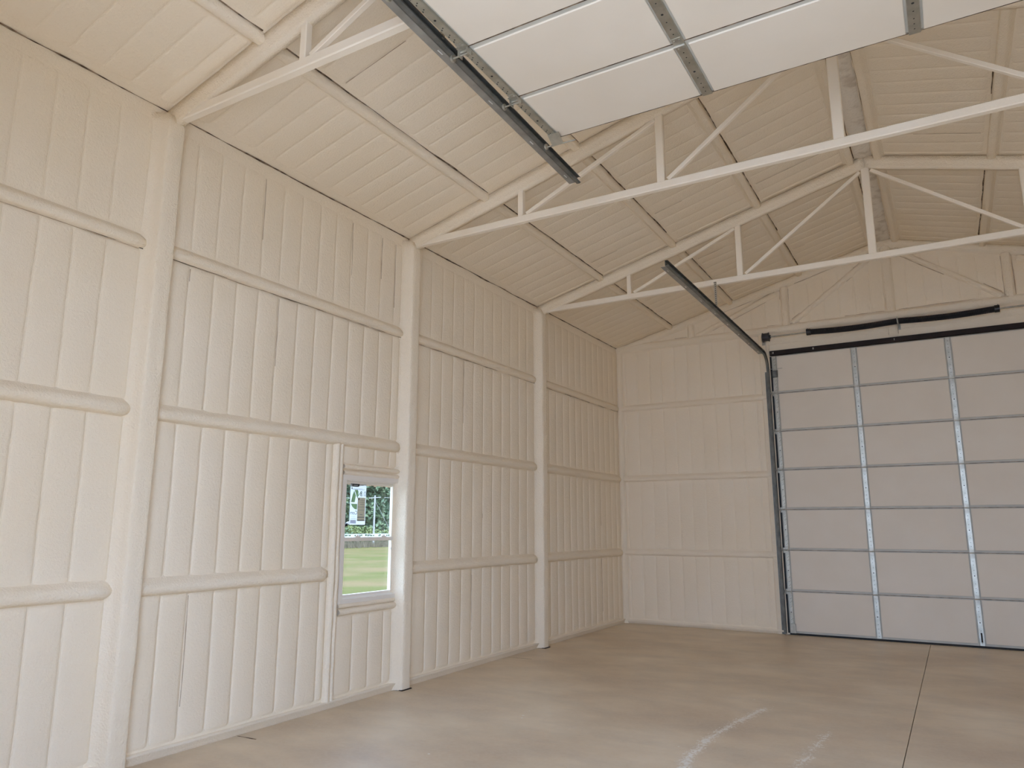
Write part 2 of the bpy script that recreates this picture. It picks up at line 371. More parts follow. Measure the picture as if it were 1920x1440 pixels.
# studs, head and sill foam around the window
ST = [(-.034, 0), (-.030, .02), (-.018, .042), (.0, .048), (.018, .042), (.030, .02), (.034, 0)]
for y in (STUD - .015, STUD + .045):
    foam_run('stud', (0, y, .05), (0, y, G[1] - .05), X_, ST if y < STUD else [(c * .75, h * .8) for c, h in ST], wl, seed=y, jit=.006)
for z, s_ in ((2.092, .75), (2.148, .8), (.868, .7), (.815, 1.0)):
    foam_run('window_bead', (0, STUD + .08, z), (0, -6.01, z), X_, [(c * s_, h * s_) for c, h in ST], wl, seed=z * 9, jit=.004, rB=.05)

# ------------------------------------------------------------------ columns on the left wall (and their twins on the right)
def column(i, side):
    y = -S * i - .03; s_ = 1 if side == 'L' else -1; x0 = 0 if side == 'L' else W; zt = CH + .05
    root = empty('column', (x0, y, 0))
    mb = MB(); rings = []; n_ = 48
    prof = [(-.155, 0), (-.118, .008), (-.092, .030), (-.080, .062), (-.073, .092), (-.066, .106), (-.054, .113), (-.02, .114), (.03, .115), (.054, .115), (.064, .111), (.070, .100), (.072, .07), (.074, .03), (.080, .0)]
    for j in range(n_ + 1):
        z = .004 + (zt - .004) * j / n_; dome = 1 - .30 * max(0, (z - (zt - .10)) / .10) ** 2
        rings.append([Vector((s_ * (h * dome * (1 + nse(z * 2, i, 3.) * .05) + nse(z * 6, c * 20, i) * .003), c + nse(z * 1.1, i * 3., 2.) * .006 + nse(z * 7, c * 9, i + 8.) * .002, z)) for c, h in prof])
    mb.sweep(rings, closed=False); b = len(mb.v) - len(prof); mb.f.append(tuple(b + q for q in range(len(prof))))
    mb.build('foam_coat', 'foam_rough', root, True)
    mb = MB(); mb.box(-.0 if s_ > 0 else -.10, .10 if s_ > 0 else 0, -.05, .05, 0, zt - .08); mb.box(*(sorted((0, s_ * .128))), -.075, .075, 0, .008); mb.build('steel_post', 'brown', root)
    return root
cl = {1: 'white foam-coated column at the far end, nearest the back corner', 2: 'white foam-coated column beside the window', 3: 'big foam-coated column closest to the camera, left of the window', 4: 'foam-coated column beside the open front door'}
for i in (1, 2, 3, 4): tag(column(i, 'L'), cl[i], 'column', 'columns along the left wall')
cr = {1: 'column on the right wall next to the back wall', 2: 'column in the middle of the right wall', 3: 'column on the right wall below the open door tracks', 4: 'column on the right wall at the front corner'}
for i in (1, 2, 3, 4): tag(column(i, 'R'), cr[i], 'column', 'columns along the right wall')
for x, y in ((.0, -2 * S), (.0, -S)):
    pass

# ------------------------------------------------------------------ window
def window():
    w = empty('window_1', (0, (WY0 + WY1) / 2, WZ0)); tag(w, 'white vinyl single-hung window with a sticker on its upper pane', 'window', kind='structure')
    hw, H = (WY1 - WY0) / 2, WZ1 - WZ0
    def frame(name, y0, y1, z0, z1, x0, x1, t, tb=None, m_='vinyl', par=w):
        tb = tb or t; mb = MB()
        mb.box(x0, x1, y0, y0 + t, z0, z1); mb.box(x0, x1, y1 - t, y1, z0, z1); mb.box(x0, x1, y0 + t, y1 - t, z1 - t, z1); mb.box(x0, x1, y0 + t, y1 - t, z0, z0 + tb)
        return mb.build(name, m_, par)
    frame('frame', -hw - .012, hw + .012, -.01, H + .012, -.09, .020, .045, .04)
    frame('inner_stop', -hw + .03, hw - .03, .028, H - .03, -.09, .006, .014)
    zm = .565
    up_ = frame('upper_sash', -hw + .042, hw - .042, zm - .01, H - .042, -.075, -.045, .022, .035)
    lo = frame('lower_sash', -hw + .036, hw - .036, .032, zm + .02, -.040, -.008, .030, .035)
    mb = MB(); mb.box(-.062, -.058, -hw + .06, hw - .06, zm + .02, H - .06); mb.build('pane', 'glass', up_)
    mb = MB(); mb.box(-.026, -.022, -hw + .062, hw - .062, .064, zm - .012); mb.build('pane', 'glass', lo)
    mb = MB(); mb.box(-.008, .004, -hw + .036, hw - .036, zm - .006, zm + .026); mb.build('meeting_rail', 'vinyl', lo)
    for y in (-.19, .19):
        mb = MB(); mb.box(-.020, .004, y - .035, y + .035, zm + .026, zm + .038); mb.cyl((-.006, y, zm + .038), (-.006, y, zm + .050), .013); mb.build('sash_lock', 'vinyl', lo)
    # row of torn film marks along the bottom of the upper pane
    mb = MB(); random.seed(3); y = -hw + .085
    mb2 = MB(); mb2.box(-.0573, -.0565, -hw + .062, hw - .062, zm + .022, zm + .058); mb2.build('film_strip', 'paper', up_)
    while y < hw - .09:
        l = random.uniform(.008, .026)
        if random.random() < .8: mb.box(-.0564, -.0560, y, y + l, zm + .032 + random.random() * .006, zm + .044 + random.random() * .008)
        y += l + random.uniform(.004, .012)
    mb.build('film_print', 'ink_green', up_)
    mb = MB(); y = -hw + .065   # ragged overspray along the top of the upper pane
    while y < hw - .07:
        l = random.uniform(.02, .05); mb.box(-.0573, -.055, y, min(y + l, hw - .065), H - .066 - random.uniform(.004, .020), H - .062); y += l
    mb.build('foam_overspray', 'foam', up_)
    # jamb latches
    mb = MB(); T = Matrix.Translation((-.01, hw - .075, .43)) @ Matrix.Rotation(math.radians(12), 4, 'X')
    mb.box(-.012, .008, -.009, .009, -.055, .055, T); mb.box(-.006, .014, -.012, .006, -.07, -.04, T); mb.build('tilt_latch', 'rubber', w)
    mb = MB(); T = Matrix.Translation((-.03, -hw + .085, .70)) @ Matrix.Rotation(math.radians(25), 4, 'X')
    mb.box(-.012, .008, -.035, .03, -.010, .012, T); mb.build('tilt_latch', 'rubber', w)
    mb = MB(); mb.box(-.012, .006, .028, .062, -.003, .016, T); mb.build('latch_tip', 'paper', w)
    return w, hw
win, HW = window()
# energy label stuck on the upper pane (seen from behind, so its print is reversed)
lab = empty('window_sticker', (-.055, -6.605, 1.605)); tag(lab, 'tall white label with green print stuck on the upper window pane', 'sticker')
def flat(name, m_, rects, x=0.0, th=.0005):
    mb = MB()
    for y0, y1, z0, z1 in rects: mb.box(x, x + th, y0, y1, z0, z1)
    o = mb.build(name, m_, lab)
    if len(rects) > 1: o['kind'] = 'stuff'
    return o
flat('sheet', 'paper', [(-.112, .112, 0, .400)], 0, .0006)
mb = MB(); mb.v = [Vector(p) for p in ((.0008, -.108, .365), (.0008, .000, .365), (.0008, .018, .392), (.0008, -.108, .392))]; mb.f = [(0, 1, 2, 3)]; mb.build('black_band', 'ink', lab)
flat('band_print', 'paper', [(-.080, -.010, .375, .381), (-.100, -.092, .370, .388)], .0009)
flat('tan_column', 'ink_tan', [(-.006, .104, .035, .262)], .0007)
mb = MB(); mb.v = [Vector(p) for p in ((.0008, -.100, .215), (.0008, -.048, .215), (.0008, -.034, .28), (.0008, -.060, .325), (.0008, -.080, .285), (.0008, -.006, .335), (.0008, -.055, .335), (.0008, -.022, .27), (.0008, -.006, .25),
     (.0008, -.100, .200), (.0008, -.012, .200), (.0008, -.012, .145), (.0008, -.045, .150), (.0008, -.080, .172))]
mb.f = [(0, 1, 2, 3, 4), (5, 6, 7, 8), (9, 13, 12, 11, 10)]; mb.build('green_shapes', 'ink_green', lab)
flat('lilac_block', 'ink_lilac', [(-.100, -.020, .012, .045), (-.100, -.020, .055, .060), (-.100, -.030, .075, .078)], .0008)
flat('text_line', 'ink_grey', [(-.090, .090, .338, .341), (-.090, .060, .346, .348), (.030, .070, .095, .101), (-.004, .100, .068, .076), (-.004, .100, .040, .047), (.02, .095, .215, .218), (.02, .095, .235, .238), (.03, .09, .195, .199), (.0, .10, .170, .173), (-.098, -.09, .350, .358), (.025, .07, .380, .384), (.0, .095, .14, .143)], .0010)
flat('dark_mark', 'ink', [(.004, .018, .238, .256), (-.100, -.088, .342, .354)], .0011)
def mirrored(txt, size, y, z, m_, name):
    cu = D.curves.new(name, 'FONT'); cu.body = txt; cu.size = size; cu.resolution_u = 2; cu.align_x = 'CENTER'
    t = D.objects.new('tmp', cu); COL.objects.link(t); dg = bpy.context.evaluated_depsgraph_get()
    me = D.meshes.new_from_object(t.evaluated_get(dg)); D.objects.remove(t); me.name = name
    # text x -> -y seen from +x : looking along -x, +y is to the right; mirrored text runs right to left
    for v in me.vertices: v.co = Vector((.0012, y - v.co.x, z + v.co.y))
    me.materials.clear(); me.materials.append(M[m_]); o = D.objects.new(name, me); COL.objects.link(o); o.parent = lab; return o
mirrored('Com', .052, -.056, .098, 'ink', 'printed_word')
mirrored('0.8', .075, .068, .274, 'ink_grey', 'printed_figure')
mirrored('N', .075, .018, .274, 'ink_green', 'printed_letter')

# ------------------------------------------------------------------ back wall
HOLE = (2.72, 6.29, 0, 4.27)
wb = wall_with_hole('wall_back', 'y', 0, .13, [(-.13, 0), (W + .13, 0)], HOLE).build('wall_back', 'foam')
tag(wb, 'back gable wall coated in beige-white foam around the closed door', 'wall', kind='structure')
NB = -Y_
DX0, DX1 = 2.674, 6.334
def back_strips(xa, xb, z0, z1, bi, amp=.8, tp=.05):
    for c0, c1, k0, k1 in cells(xa, xb, .150, .2245):
        foam_strip('foam_panel', Vector((0, 0, z0)), X_, Z_, NB, c0, c1, z1 - z0, k0 if k0 is not None else 900, 60 + bi, wb, amp, tp, ea=k0 is not None, eb=k1 is not None)
for xa, xb in ((.09, 2.50), (6.52, W - .09)):
    for bi, (z0, z1) in enumerate(((.08, G[0] - .05), (G[0] + .05, G[1] - .055), (G[1] + .055, G[2] - .055), (G[2] + .055, 4.66))): back_strips(xa, xb, z0, z1, bi)
    for gi, z in enumerate(G):
        foam_run('girt', (xa - .05, 0, z), (xb + .06, 0, z), NB, [(c * .62, h * .5) for c, h in GP], wb, seed=gi + 70, jit=.004)
    foam_run('foam_footing', (xa - .1, 0, .03), (xb + .1, 0, .03), NB, [(-.034, 0), (-.03, .045), (-.01, .045), (.012, .025), (.03, .01), (.05, 0)][::-1] if False else [(-.05, 0), (-.03, .010), (-.012, .025), (.01, .045), (.028, .045), (.0295, 0)], wb, seed=3)
for x in (.035, W - .035):      # corner members
    foam_run('corner_stud', (x, 0, .0), (x, 0, 4.68), NB, [(-.06, 0), (-.045, .03), (-.01, .055), (.03, .05), (.05, .02), (.062, 0)], wb, seed=x, jit=.004)
for x in (2.565, W - 2.45):       # door jambs
    foam_run('door_jamb', (x, 0, .0), (x, 0, 4.70), NB, [(-.085, 0), (-.075, .020), (-.05, .030), (.05, .032), (.075, .022), (.082, 0)], wb, seed=x, jit=.003)
def gable_bar(name, x0, z0, x1, z1, w_, h_=.055, seed=0, jit=.006, s=1):
    k = w_ / 2; pr = [(-k - .012, 0), (-k, .006), (-k + .012, h_ * .8), (-k * .3, h_), (k * .3, h_), (k - .012, h_ * .8), (k, .006), (k + .012, 0)]
    d_ = Vector((x1 - x0, 0, z1 - z0)).normalized(); c_ = NB.cross(d_)
    if w_ < .125:
        for q in (-1, 1):
            o_ = c_ * (q * (k + .006)) + NB * .012
            seam('foam_crease', Vector((x0, 0, z0)) + d_ * .03 + o_, Vector((x1, 0, z1)) - d_ * .03 + o_, NB, .008, wb, seed=seed * 1.9 + q, cut=-.02, m_='crease', lift=.002)
    return foam_run(name, (x0, 0, z0), (x1, 0, z1), NB, pr, wb, seed=seed, jit=jit)
gable_bar('bottom_chord', .0, 4.725, W, 4.725, .13, .062, 1)
gable_bar('foam_lumps', DX0 - .06, 4.56, 4.36, 4.56, .13, .018, 2, .014); gable_bar('foam_lumps', 4.55, 4.56, DX1, 4.56, .13, .018, 3, .014)
gable_bar('door_header_stud', 4.45, 4.40, 4.45, 4.68, .12, .03, 4)
for sd in (0, 1):
    fx = (lambda x: W - x) if sd else (lambda x: x)
    gable_bar('top_chord', fx(.02), HE - .06, fx(XR), HE - .06 + SL * XR, .13, .06, 5 + sd)
    gable_bar('web_post', fx(1.37), 4.77, fx(1.37), roofz(1.37) - .12, .11, .055, 7 + sd)
    gable_bar('web_post', fx(2.93), 4.77, fx(2.93), roofz(2.93) - .12, .12, .055, 9 + sd)
    gable_bar('web_brace', fx(1.47), 4.79, fx(2.80), roofz(2.80) - .17, .085, .045, 11 + sd)
    gable_bar('web_brace', fx(3.03), 4.81, fx(XR - .12), roofz(XR) - .20, .085, .045, 13 + sd)
    for c0, c1, k0, k1 in cells(.25, XR - .08, .150, .2245):
        zt = roofz(c0) - .14
        if zt - 4.80 > .2: foam_strip('foam_panel', Vector((0 if not sd else W, 0, 4.80)), X_ if not sd else -X_, Z_, NB, c0, c1, zt - 4.80, k0 or 900, 80 + sd, wb, .5, .08, ea=k0 is not None, eb=k1 is not None)
gable_bar('web_post', XR, 4.77, XR, roofz(XR) - .12, .13, .04, 15)
for a, b in (((.2, 4.795), (1.30, 4.795)), ((1.45, 4.80), (2.85, 4.80)), ((3.0, 4.80), (4.36, 4.80)), ((4.55, 4.80), (5.9, 4.80))):
    seam('foam_crease', (a[0], -.030, a[1]), (b[0], -.030, b[1]), NB, .009, wb, seed=a[0], cut=-.15, m_='crease')
for a, b in (((.5, HE - .125 + SL * .5), (1.3, HE - .125 + SL * 1.3)), ((1.5, HE - .13 + SL * 1.5), (2.85, HE - .13 + SL * 2.85)), ((3.1, HE - .13 + SL * 3.1), (4.3, HE - .13 + SL * 4.3))):
    seam('foam_crease', (a[0], -.020, a[1]), (b[0], -.020, b[1]), NB, .010, wb, seed=a[0] + 3, cut=-.1, m_='crease')

# ------------------------------------------------------------------ other walls (right, front)
wr = wall_with_hole('wall_right', 'x', W, W + .13, [(-LEN - .13, 0), (.13, 0)], (-7.2, -6.2, .9, 2.06)).build('wall_right', 'foam')  # hole for the added window
tag(wr, 'right side wall coated in white spray foam', 'wall', kind='structure')
for z in G: foam_run('girt', (W, -LEN, z), (W, 0, z), -X_, [(-c * .74, h * .78) for c, h in GP], wr, seed=z)
foam_run('foam_footing', (W, 0, .035), (W, -LEN, .035), -X_, [(-.05, 0), (-.042, .012), (-.02, .022), (.0, .028), (.02, .045), (.034, .05), (.0345, 0)], wr, seed=44, jit=.005)
for bay in range(3):
    for bi, (z0, z1) in enumerate(((.085, G[0] - .05), (G[0] + .05, G[1] - .05), (G[1] + .05, G[2] - .05), (G[2] + .05, HE - .11))):
        for c0, c1, k0, k1 in cells(-S * (bay + 1) + .055, -S * bay - .13, PH, RIB):
            if bay == 2 and bi < 2 and c1 > -7.3 and c0 < -6.1: continue
            foam_strip('foam_panel', Vector((W, 0, z0)), Y_, Z_, -X_, c0, c1, z1 - z0, k0 if k0 is not None else 700 + bay, 300 + bay * 10 + bi, wr, .8, .05, ea=k0 is not None, eb=k1 is not None)
added_win = copy_tree(win); added_win.name = 'added_window'; added_win.location = (W, -6.7, WZ0); added_win.rotation_euler = (0, 0, PI); added_win.scale = (1, 1.15, 1)  # unseen window, added to let more daylight in
tag(added_win, 'white vinyl window added in the right side wall for more daylight', 'window', kind='structure')
wf = wall_with_hole('wall_front', 'y', -LEN, -LEN - .13, [(-.13, 0), (W + .13, 0)], HOLE).build('wall_front', 'foam')
tag(wf, 'front gable wall around the open overhead door', 'wall', kind='structure')

# ------------------------------------------------------------------ ceiling
ce = tag(empty('ceiling'), 'pitched ceiling coated in cream spray foam between purlins', 'ceiling', kind='structure')
sl = Vector((1, 0, SL)).normalized(); nl = Vector((SL, 0, -1)).normalized()
sr = Vector((-1, 0, SL)).normalized(); nr = Vector((-SL, 0, -1)).normalized()
K = math.sqrt(1 + SL * SL)
for sd in (0, 1):
    mb = MB(); fx = (lambda x: W - x) if sd else (lambda x: x)
    mb.v = [Vector((fx(x), y, HE + SL * x + dz)) for dz in (0, .14) for x, y in ((-.13, .13), (XR, .13), (XR, -LEN - .13), (-.13, -LEN - .13))]
    mb.f = [(0, 1, 2, 3), (7, 6, 5, 4), (0, 4, 5, 1), (1, 5, 6, 2), (2, 6, 7, 3), (3, 7, 4, 0)]
    mb.build('roof_slope', 'foam', ce)
    U_, N_ = (sr, nr) if sd else (sl, nl)
    O_ = Vector((fx(0), 0, HE))
    bays = [(0, 3)] if sd else [(0, 4)]
    zones = [(.085, PUR[0] - .125), (PUR[0] + .030, PUR[1] - .125), (PUR[1] + .030, PUR[2] - .125), (PUR[2] + .030, PUR[3] - .115)]
    for bay in range(4 if not sd else 3):
        ya, yb = -S * (bay + 1) + .07, -S * bay - .07
        if bay == 0: yb = -.13
        for zi, (xa, xb) in enumerate(zones):
            if bay == 3 and zi > 1: continue
            for c0, c1, k0, k1 in cells(ya, yb, PH, RIB):
                if bay == 3 and (zi == 1 and c0 < -10.9): continue
                if k0 is not None and random.random() < .12:
                    seam('foam_crease', O_ + U_ * (xa * K + .03) + Y_ * c0 + N_ * .003, O_ + U_ * (xb * K - .03 - random.uniform(0, .6)) + Y_ * c0 + N_ * .003, N_, .006, ce, seed=c0 * 2 + zi, cut=-.05, m_='crease', lift=.003)
                foam_strip('foam_panel', O_ + U_ * (xa * K), Y_, U_, N_, c0, c1, (xb - xa) * K, k0 if k0 is not None else 300 + bay, 100 + bay * 8 + zi + sd * 50, ce, .6, .06, ea=k0 is not None, eb=k1 is not None, wob=.9)
        for pi, p in enumerate(PUR):
            pr = [(-.075, 0), (-.05, .014), (-.040, .046), (-.020, .058), (.022, .058), (.036, .048), (.042, .010), (.046, 0)]
            A = O_ + U_ * ((p - .048) * K); a_, b_ = A + Y_ * (-S * (bay + 1)), A + Y_ * (-S * bay)
            if bay == 0: b_ = A + Y_ * -.02
            pp = pr if True else pr
            C_ = N_.cross(Y_)       # across direction used by foam_run
            if C_.dot(U_) < 0: pp = [(-c, h) for c, h in pr]
            foam_run('purlin', a_, b_, N_, pp, ce, seed=pi + bay * 5 + sd * 20, jit=.004, step=.12)
            q = O_ + U_ * ((p + .001) * K)
            seam('open_seam', q + Y_ * (-S * (bay + 1) + .06), q + Y_ * (-S * bay - .08), N_, .015 if pi < 3 else .012, ce, seed=pi * 1.7 + bay * 2.3 + sd * 9, cut=-.5 if not sd else -.1, lift=.006)
            if sd or pi == 3: seam('open_seam', q - U_ * .105 + Y_ * (-S * (bay + 1) + .06), q - U_ * .105 + Y_ * (-S * bay - .08), N_, .010, ce, seed=pi * 1.3 + bay + 33 + sd, cut=-.05, lift=.004)
# scarred strip of foam under the ridge cap, one in each bay
for bay in range(4):
    rings = []; n_ = 30; y0, y1 = -S * (bay + 1) + .05, -S * bay - .05
    for i in range(n_ + 1):
        y = y0 + (y1 - y0) * i / n_
        rings.append([Vector((x + nse(y * 3, x, 5.) * .006, y, roofz(x) - h + nse(y * 5, x * 14, 2.) * .010)) for x, h in ((PUR[3] + .012, .0), (PUR[3] + .03, .012), (XR - .03, .030), (XR + .03, .030), (W - PUR[3] - .03, .012), (W - PUR[3] - .012, 0))])
    mb = MB(); mb.sweep(rings, closed=False); mb.build('ridge_strip', 'crust', ce, True)

# ------------------------------------------------------------------ roof trusses
def truss(y):
    t = empty('roof_truss', (0, y, CH))
    def part(name, a, b, w_, h_, segs=1, jit=0., m_='overspray', upv=(0, 1, 0)):
        return MB().bar((a[0], 0, a[1] - CH), (b[0], 0, b[1] - CH), w_, h_, upv, segs, jit).build(name, m_, t)
    part('bottom_chord', (.02, CH + .0375), (W - .02, CH + .0375), .065, .075)
    for sd in (0, 1):
        fx = (lambda x: W - x) if sd else (lambda x: x)
        tc_ = lambda x: 4.635 + .2665 * x
        mb = MB(); rings = []
        for i in range(61):     # top chord with lumpy foam over its upper half
            x = .0 + XR * i / 60; z = tc_(x) - CH + nse(x * 3, y, sd) * .004; j = lambda q: nse(x * 9, q, y) * .005
            rings.append([Vector((fx(x), yy + j(yy * 30), z + zz + j(zz * 40 + 3))) for yy, zz in ((-.034, -.030), (.034, -.030), (.037, .0), (.044, .04), (.062, .105), (-.062, .105), (-.044, .04), (-.037, .0))])
        mb.sweep(rings); mb.build('top_chord', 'foam_rough', t, True)
        for xa, w_ in ((1.425, .058), (2.922, .075)):
            part('web_post', (fx(xa), CH + .07), (fx(xa), tc_(xa) - .02), .060, w_)
        part('web_brace', (fx(1.49), CH + .085), (fx(2.88), tc_(2.88) - .045), .042, .040)
        part('web_brace', (fx(2.985), CH + .085), (fx(XR - .06), tc_(XR) - .065), .042, .040)
    part('king_post', (XR, CH + .07), (XR, 4.635 + .2665 * XR - .01), .065, .088)
    return t
T1 = truss(-S); tag(T1, 'white steel roof truss farthest back, in front of the gable wall', 'truss', 'steel roof trusses')
T2 = truss(-2 * S); tag(T2, 'white steel roof truss just past the end of the raised door', 'truss', 'steel roof trusses')
T3 = truss(-3 * S); tag(T3, 'white steel roof truss above the raised door, closest to the camera', 'truss', 'steel roof trusses')

# ------------------------------------------------------------------ sectional overhead doors
PZ = .61
def sec_door(name, stiles, wid):
    root = empty(name)
    n_ = len(stiles)
    def one(first=False, last=False, top=False):
        s = MB(); s.box(0, wid, 0, PZ, 0, .022)
        sec = s.build('door_section', 'rail'); 
        edges = [.03] + stiles[1:-1] + [wid - .03]
        MB().box(.0, wid, PZ - .0035, PZ + (.0035 if not top else .0), .004, .0235).build('joint_gasket', 'seam', sec)
        for a, b in zip(stiles, stiles[1:]):
            a2 = a + (.046 if a > .2 else .040); b2 = b - (.046 if b < wid - .2 else .040)
            MB().cbox(a2, b2, .034, PZ - .014, .022, .032, .003).build('panel', 'skin', sec)
        for i, u in enumerate(stiles):
            w_ = .032 if 0 < i < n_ - 1 else .027
            MB().cbox(u - w_, u + w_, .006, PZ - .006, .020, .041, .003).build('stile', 'stile', sec)
            hb = MB()
            for v in (.04, .085, .14, .20, .305, .38, .45, .50, .55):
                r_ = .008 if abs(v - .305) < .01 else .0045
                hb.cyl((u, v, .0405), (u, v, .0418), r_, 8)
                if i in (0, n_ - 1) and v != .305: hb.cyl((u + .012, v + .012, .0405), (u + .016, v + .012, .0418), .005, 8)
            hb.build('punched_hole', 'gap', sec)['kind'] = 'stuff'
            if not top:
                h = MB(); h.box(u - w_ * .9, u + w_ * .9, PZ - .070, PZ + .055, .041, .0445); h.cyl((u - w_ - .002, PZ - .002, .050), (u + w_ + .002, PZ - .002, .050), .0085, 10)
                for dv in (-.05, .035):
                    for du in (-.015, .015): h.cyl((u + du, PZ + dv, .0445), (u + du, PZ + dv, .050), .0065, 6)
                h.build('hinge', 'galv', sec)
        sec.parent = root; return sec
    base = one(); top = one(top=True)
    secs = [base]
    for k in range(1, 6): secs.append(copy_tree(base, root))
    secs.append(top)
    for k, q in enumerate(secs): q.location = (0, k * PZ, 0)
    return root, secs
def roller(par, u, v, s_, track_du, m_='galv'):
    """roller bracket on the door edge: u,v in door coordinates, s_ = -1/1 outward"""
    mb = MB(); mb.box(u - .035, u + .035, v - .045, v + .035, .041, .046)
    mb.box(u + s_ * .030 - .002, u + s_ * .030 + .002, v - .03, v + .02, .041, .085); mb.box(u - s_ * .030 - .002, u - s_ * .030 + .002, v - .03, v + .02, .041, .075)
    mb.cyl((u - s_ * .03, v, .068), (u + s_ * track_du, v, .068), .0055, 8)
    mb.build('roller_bracket', m_, par)
    mb = MB(); mb.cyl((u + s_ * (track_du - .004), v, .068), (u + s_ * (track_du + .010), v, .068), .022, 14); mb.build('roller', 'galv', par)

# closed back door: u = x, v = z, w = -y
st1 = [.040, 1.212, 2.452, 3.62]
d1, s1 = sec_door('door_1', st1, 3.66)
d1.matrix_world = Matrix.Translation((DX0, -.003, .022)) @ Matrix(((1, 0, 0), (0, 0, -1), (0, 1, 0))).to_4x4()
tag(d1, 'closed sectional overhead door with white panels and zinc strips', 'garage door', kind='structure')
MB().box(-.0, 3.66, -.022, .004, -.002, .030).build('bottom_seal', 'rubber', d1)
MB().box(-.034, -.002, 0, 7 * PZ, -.0, .006).build('gap_shade_strip', 'rubber', d1); MB().box(3.662, 3.694, 0, 7 * PZ, -.0, .006).build('gap_shade_strip', 'rubber', d1)  # black strips painting the shaded gap between track and door
MB().cbox(.012, .092, .003, .14, .038, .050, .003).build('bottom_bracket', 'galv', d1)
MB().box(.02, .20, .010, .020, .05, .058).build('bracket_rod', 'galv', d1)
MB().cbox(2.444, 2.462, .055, .175, .042, .075, .004).build('lift_handle', 'rubber', d1)
MB().cbox(.0, .085, 6.42 * PZ, 6.60 * PZ, .041, .075, .01).build('top_bracket', 'galv_dark', d1)
MB().box(-.03, .16, 6.64 * PZ, 6.65 * PZ, .055, .065).build('bracket_rod', 'galv', d1)
for k in range(1, 7): roller(d1, .02, k * PZ, -1, .055); roller(d1, 3.64, k * PZ, 1, .055)

# raised front door: u = -x, v = +y, w = -z ; its top section is the one deepest in the room
WID2 = 3.58
st2 = [.040, WID2 - 2.385, WID2 - 1.165, WID2 - .032]
d2, s2 = sec_door('door_2', st2, WID2)
d2.matrix_world = Matrix.Translation((2.640 + WID2, -7.60 - 7 * PZ, 4.462)) @ Matrix(((-1, 0, 0), (0, 1, 0), (0, 0, -1))).to_4x4()
tag(d2, 'raised overhead door hanging flat below the ceiling on its tracks', 'garage door', kind='structure')
for k in range(0, 7):
    roller(d2, WID2 - .03, k * PZ, 1, .085); roller(d2, .03, k * PZ, -1, .085)
for u, s_ in ((WID2 - .05, 1), (.05, -1)):      # top brackets: a bent plate and a long roller stem
    mb = MB(); mb.v = [Vector(p) for p in ((u - .045, 7 * PZ - .10, .046), (u + .045, 7 * PZ - .10, .046), (u + .055, 7 * PZ + .0, .085), (u - .035, 7 * PZ + .0, .085), (u - .045, 7 * PZ - .10, .041), (u + .045, 7 * PZ - .10, .041), (u + .055, 7 * PZ + .0, .080), (u - .035, 7 * PZ + .0, .080))]
    mb.f = [(0, 1, 2, 3), (7, 6, 5, 4), (0, 4, 5, 1), (1, 5, 6, 2), (2, 6, 7, 3), (3, 7, 4, 0)]; mb.build('top_bracket', 'stile', d2)
    mb = MB(); mb.cyl((u - s_ * .13, 7 * PZ + .005, .078), (u + s_ * .115, 7 * PZ - .005, .078), .0055, 8); mb.build('bracket_rod', 'galv', d2)
    mb = MB(); mb.cyl((u + s_ * .100, 7 * PZ - .005, .074), (u + s_ * .114, 7 * PZ - .005, .074), .022, 14); mb.build('roller', 'galv', d2)
MB().box(0, WID2, 7 * PZ, 7 * PZ + .004, .0, .0235).build('edge_strip', 'seam', d2)
MB().box(.06, WID2 - .06, 7 * PZ - .0135, 7 * PZ - .0105, .02, .0232).build('edge_groove', 'seam', d2)
MB().box(0, WID2, -.02, .003, .0, .03).build('bottom_seal', 'rubber', d2)

